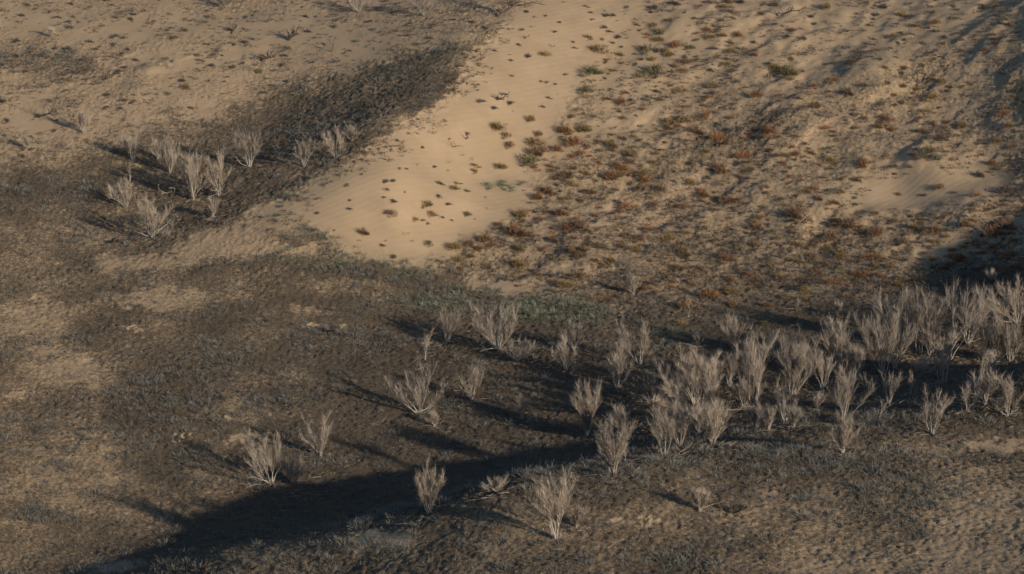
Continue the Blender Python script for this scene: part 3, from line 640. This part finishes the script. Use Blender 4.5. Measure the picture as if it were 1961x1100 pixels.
for a in [
 (562,78,16,34,'black twisted snag with drooping limbs on the upper left sand',1,(.08,.065,.06),8,.05),
 (514,118,22,26,'dark gnarled snag with curled ends, lower of the twin snags',2,(.08,.065,.06),8,.05),
 (455,66,20,10,'dark bent branch left of the twisted snag',3,(.09,.07,.06),4,.04),
 (985,32,56,22,'tangled heap of dead brown branches at the top of the sand chute',4,(.12,.09,.07),16,.035),
 (1020,12,50,8,'long thin dead branch beside the tangled heap',5,(.12,.09,.07),4,.025),
 (895,270,6,14,'upright dark stick on the open sand face',6,(.1,.075,.06),2,.03),
 (875,285,24,14,'thin forked twig lying right of the round dark stone tuft',7,(.16,.12,.09),3,.018),
 (228,463,26,8,'dark fallen root with pale limbs below the left-hand group',8,(.10,.08,.07),8,.05),
 (630,636,24,6,'charred fallen branch between two pale sand patches',9,(.07,.055,.05),5,.05),
 (100,226,44,14,'dark fallen branch left of the small pale shrub with long shadow',10,(.13,.10,.08),6,.03),
 (1475,12,30,10,'dark stick lying by the top edge of the dune field',11,(.09,.07,.06),4,.03),
 (1340,132,26,8,'thin curved dead stick on pale sand mid dune field',12,(.10,.08,.07),1,.025),
 (645,100,14,26,'thin leaning twig on the upper slope above dark scrub',13,(.10,.08,.07),2,.022),
 (1010,75,8,18,'short forked stick above the lone dark tuft',14,(.10,.08,.07),2,.022),
 (960,193,26,10,'dead curled branch across the upper sand face',15,(.12,.09,.07),5,.022),
 (1515,30,30,16,'crooked dead branch with hooked end near the top edge',16,(.11,.085,.07),6,.035),
 (1405,52,24,5,'straight dark stick left of the hooked branch',17,(.09,.07,.06),2,.03),
 (1780,160,40,10,'flat dead branch among streaks below the sand ramp',18,(.12,.09,.07),5,.03),
 (420,378,34,16,'pale curling dead limb under the wide-armed shrub',19,(.34,.28,.22),3,.03),
 (330,372,34,8,'pale fallen limb above the large spreading shrub',20,(.36,.30,.24),4,.03),
 (1420,985,30,14,'blackened twig heap on the foreground slope',21,(.05,.045,.045),14,.025),
 (690,770,16,12,'short pale stick left of the white-limbed shrub',22,(.30,.25,.2),1,.02),
 (1570,740,50,6,'pale dead branch lying between the big shrubs',23,(.30,.23,.17),4,.02),
 (50,502,50,6,'grey fallen branch near the left edge',24,(.18,.15,.12),6,.025),
 (1300,880,60,8,'thin dead branch lying before the centre thicket',25,(.25,.19,.14),3,.02),
 (1120,655,10,8,'short stub in dark litter below the pale rounded shrub',26,(.10,.08,.07),2,.03)]:
    dead_wood(*a)

# ------------------------------------------------------------ uncountable ground cover
def scatter(ncand, prob, seed):
    r = np.random.default_rng(seed)
    y = 128+(252-128)*r.random(ncand); x = (r.random(ncand)-.5)*2*(y*.19+2)
    z = gz(x, y); u, v = project(x, y, z)
    ok = (u > -40) & (u < W0+40) & (v > -40) & (v < H0+60)
    x, y, z, u, v = x[ok], y[ok], z[ok], u[ok], v[ok]
    p = prob(u, v, x, y); k = r.random(len(x)) < p
    return x[k], y[k], z[k], u[k], v[k], r
def tufts(name, label, cat, x, y, z, r, nb, rad, hgt, wid, C0, C1, spread=.6, m=None):
    k = len(x); s = (.55+1.1*r.random(k)**2); K = k*nb
    px = np.repeat(x, nb)+r.normal(size=K)*rad*.5*np.repeat(s, nb); py = np.repeat(y, nb)+r.normal(size=K)*rad*.5*np.repeat(s, nb)
    pz = np.repeat(z, nb)+r.random(K)*hgt*.35*np.repeat(s, nb)-.02
    dx = px-np.repeat(x, nb); dy = py-np.repeat(y, nb)
    D = np.stack([dx*spread/rad*1.4, dy*spread/rad*1.4, np.full(K, .75)], -1)+r.normal(size=(K, 3))*.32
    Ln = hgt*(.5+.7*r.random(K))*np.repeat(s, nb); Wd = wid*(.6+.8*r.random(K))
    tone = np.repeat(.7+.6*r.random(k), nb)[:, None]*(.8+.4*r.random(K))[:, None]
    C0 = np.repeat(C0, nb, 0) if np.ndim(C0) > 1 else np.array(C0)[None]; C1 = np.repeat(C1, nb, 0) if np.ndim(C1) > 1 else np.array(C1)[None]
    V, C = blades(np.stack([px, py, pz], -1), D, Ln, Wd, C0*tone, C1*tone)
    o = link(name, tri_mesh(name, V, C, m or PLANT)); tag(o, label, cat, None, 'stuff'); return o
def clump(x, y, s, sc_): return fbm(x/sc_, y/sc_, s, 3)
# grey sage clumps
def p_sage(u, v, x, y):
    c = sstep(.44, .60, clump(x, y, 15, 2.4)); L = np.maximum(layer(u, v, SAGE)*(1-poly(u, v, SAND, 6)), 1.1*blob(u, v, 962, 354, 50, 18)); b = cover(u, v)
    return np.clip((L*(.9+.9*layer(u, v, GREEN))+.12*sstep(.3, .6, b))*(.2+.8*c), 0, 1)
x, y, z, u, v, r = scatter(56000, p_sage, 1); print('sage', len(x))
g = layer(u, v, GREEN)[:, None]
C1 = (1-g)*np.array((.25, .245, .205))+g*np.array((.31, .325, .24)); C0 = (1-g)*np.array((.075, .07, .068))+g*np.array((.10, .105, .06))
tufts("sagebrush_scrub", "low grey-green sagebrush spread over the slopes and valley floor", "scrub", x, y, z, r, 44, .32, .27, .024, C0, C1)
# fine brown dry plants over the crust
def p_dry(u, v, x, y):
    b = cover(u, v); c = sstep(.35, .65, clump(x, y, 21, .8))
    return np.clip(sstep(.2, .75, b)*(.25+.75*c), 0, 1)
x, y, z, u, v, r = scatter(150000, p_dry, 2)
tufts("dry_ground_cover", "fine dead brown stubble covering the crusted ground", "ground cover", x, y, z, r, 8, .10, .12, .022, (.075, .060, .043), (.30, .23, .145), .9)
# twig litter and small dark plants between the bushes of the dune field and upper slope
CREST = [(500,445),(540,395),(620,328),(760,238),(880,130),(960,40),(1000,60),(930,150),(850,225),(790,285),(700,335),(620,370),(560,430)]
def p_lit(u, v, x, y):
    b = cover(u, v); fm = poly(u, v, FIELD, 20); tm = poly(u, v, TOPL, 20); c = sstep(.45, .66, .5*clump(x, y, 25, 1.3)+.5*fbm((x*.62+y*.79)/5, (y*.62-x*.79)/1.6, 26, 3)); s = poly(u, v, SAND, 6)
    cb = poly(u, v, CREST, 14)*sstep(.42, .6, clump(x, y, 17, .9))
    return np.clip(cb*1.4+(fm*(1.0+.5*sstep(380,560,v))+tm*.6+.01)*(c+.10)*sstep(.03, .2, b)*(1-s)+s*.018, 0, 1)
x, y, z, u, v, r = scatter(80000, p_lit, 3)
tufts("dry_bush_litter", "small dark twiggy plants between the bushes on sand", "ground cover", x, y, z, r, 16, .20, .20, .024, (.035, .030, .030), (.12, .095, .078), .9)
def p_rst(u, v, x, y):
    fm = poly(u, v, FIELD, 10); c = sstep(.46, .62, .45*clump(x, y, 29, 1.8)+.55*fbm((x*.62+y*.79)/6, (y*.62-x*.79)/1.7, 30, 3)); b = cover(u, v)
    return np.clip(fm*(c+.06)*sstep(.12, .3, b)*.75*sstep(60, 260, v)+.0, 0, 1)
x, y, z, u, v, r = scatter(42000, p_rst, 4); pal = np.array([(.30,.17,.08),(.25,.165,.10),(.34,.23,.11),(.20,.15,.11)])[r.integers(0, 4, len(x))]
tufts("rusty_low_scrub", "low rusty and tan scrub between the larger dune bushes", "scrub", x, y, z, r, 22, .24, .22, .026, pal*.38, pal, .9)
# straw and dark stems at the foot of the wood
def p_wood(u, v, x, y):
    return poly(u, v, WOODS, 15)*sstep(1000, 1250, u)*sstep(.45, .6, clump(x, y, 31, 1.2))*.5
x, y, z, u, v, r = scatter(16000, p_wood, 6)
tufts("dead_grass", "thin grey dead grass on the dark floor of the wood", "grass", x, y, z, r, 10, .12, .35, .014, (.09, .075, .06), (.24, .19, .15), .5, TWIG)
print("items", len(items), "tries", tries)

# fallen twigs and shed bark lying round the shrubs' feet
r = np.random.default_rng(9); bx_, by_, bs_ = [], [], []
for (u, v, hp, wp, *_r) in SHR:
    x0, y0, z0, t0 = at(u, v); k = int(18+wp*.9); w_ = wp*t0/F*.55
    bx_.append(x0+r.normal(size=k)*w_); by_.append(y0+r.normal(size=k)*w_)
x = np.concatenate(bx_); y = np.concatenate(by_); z = gz(x, y)+.04; k = len(x)
a_ = r.random(k)*6.28
V, C = blades(np.stack([x, y, z], -1), np.stack([np.cos(a_), np.sin(a_), .12*r.normal(size=k)+.06], -1), .25+.7*r.random(k)**2, .02+.02*r.random(k), np.array((.27, .22, .17)), np.array((.38, .31, .24)))
tag(link("fallen_twigs", tri_mesh("fallen_twigs", V, C, TWIG)), "pale fallen twigs scattered round the feet of the shrubs", "twigs", None, 'stuff')
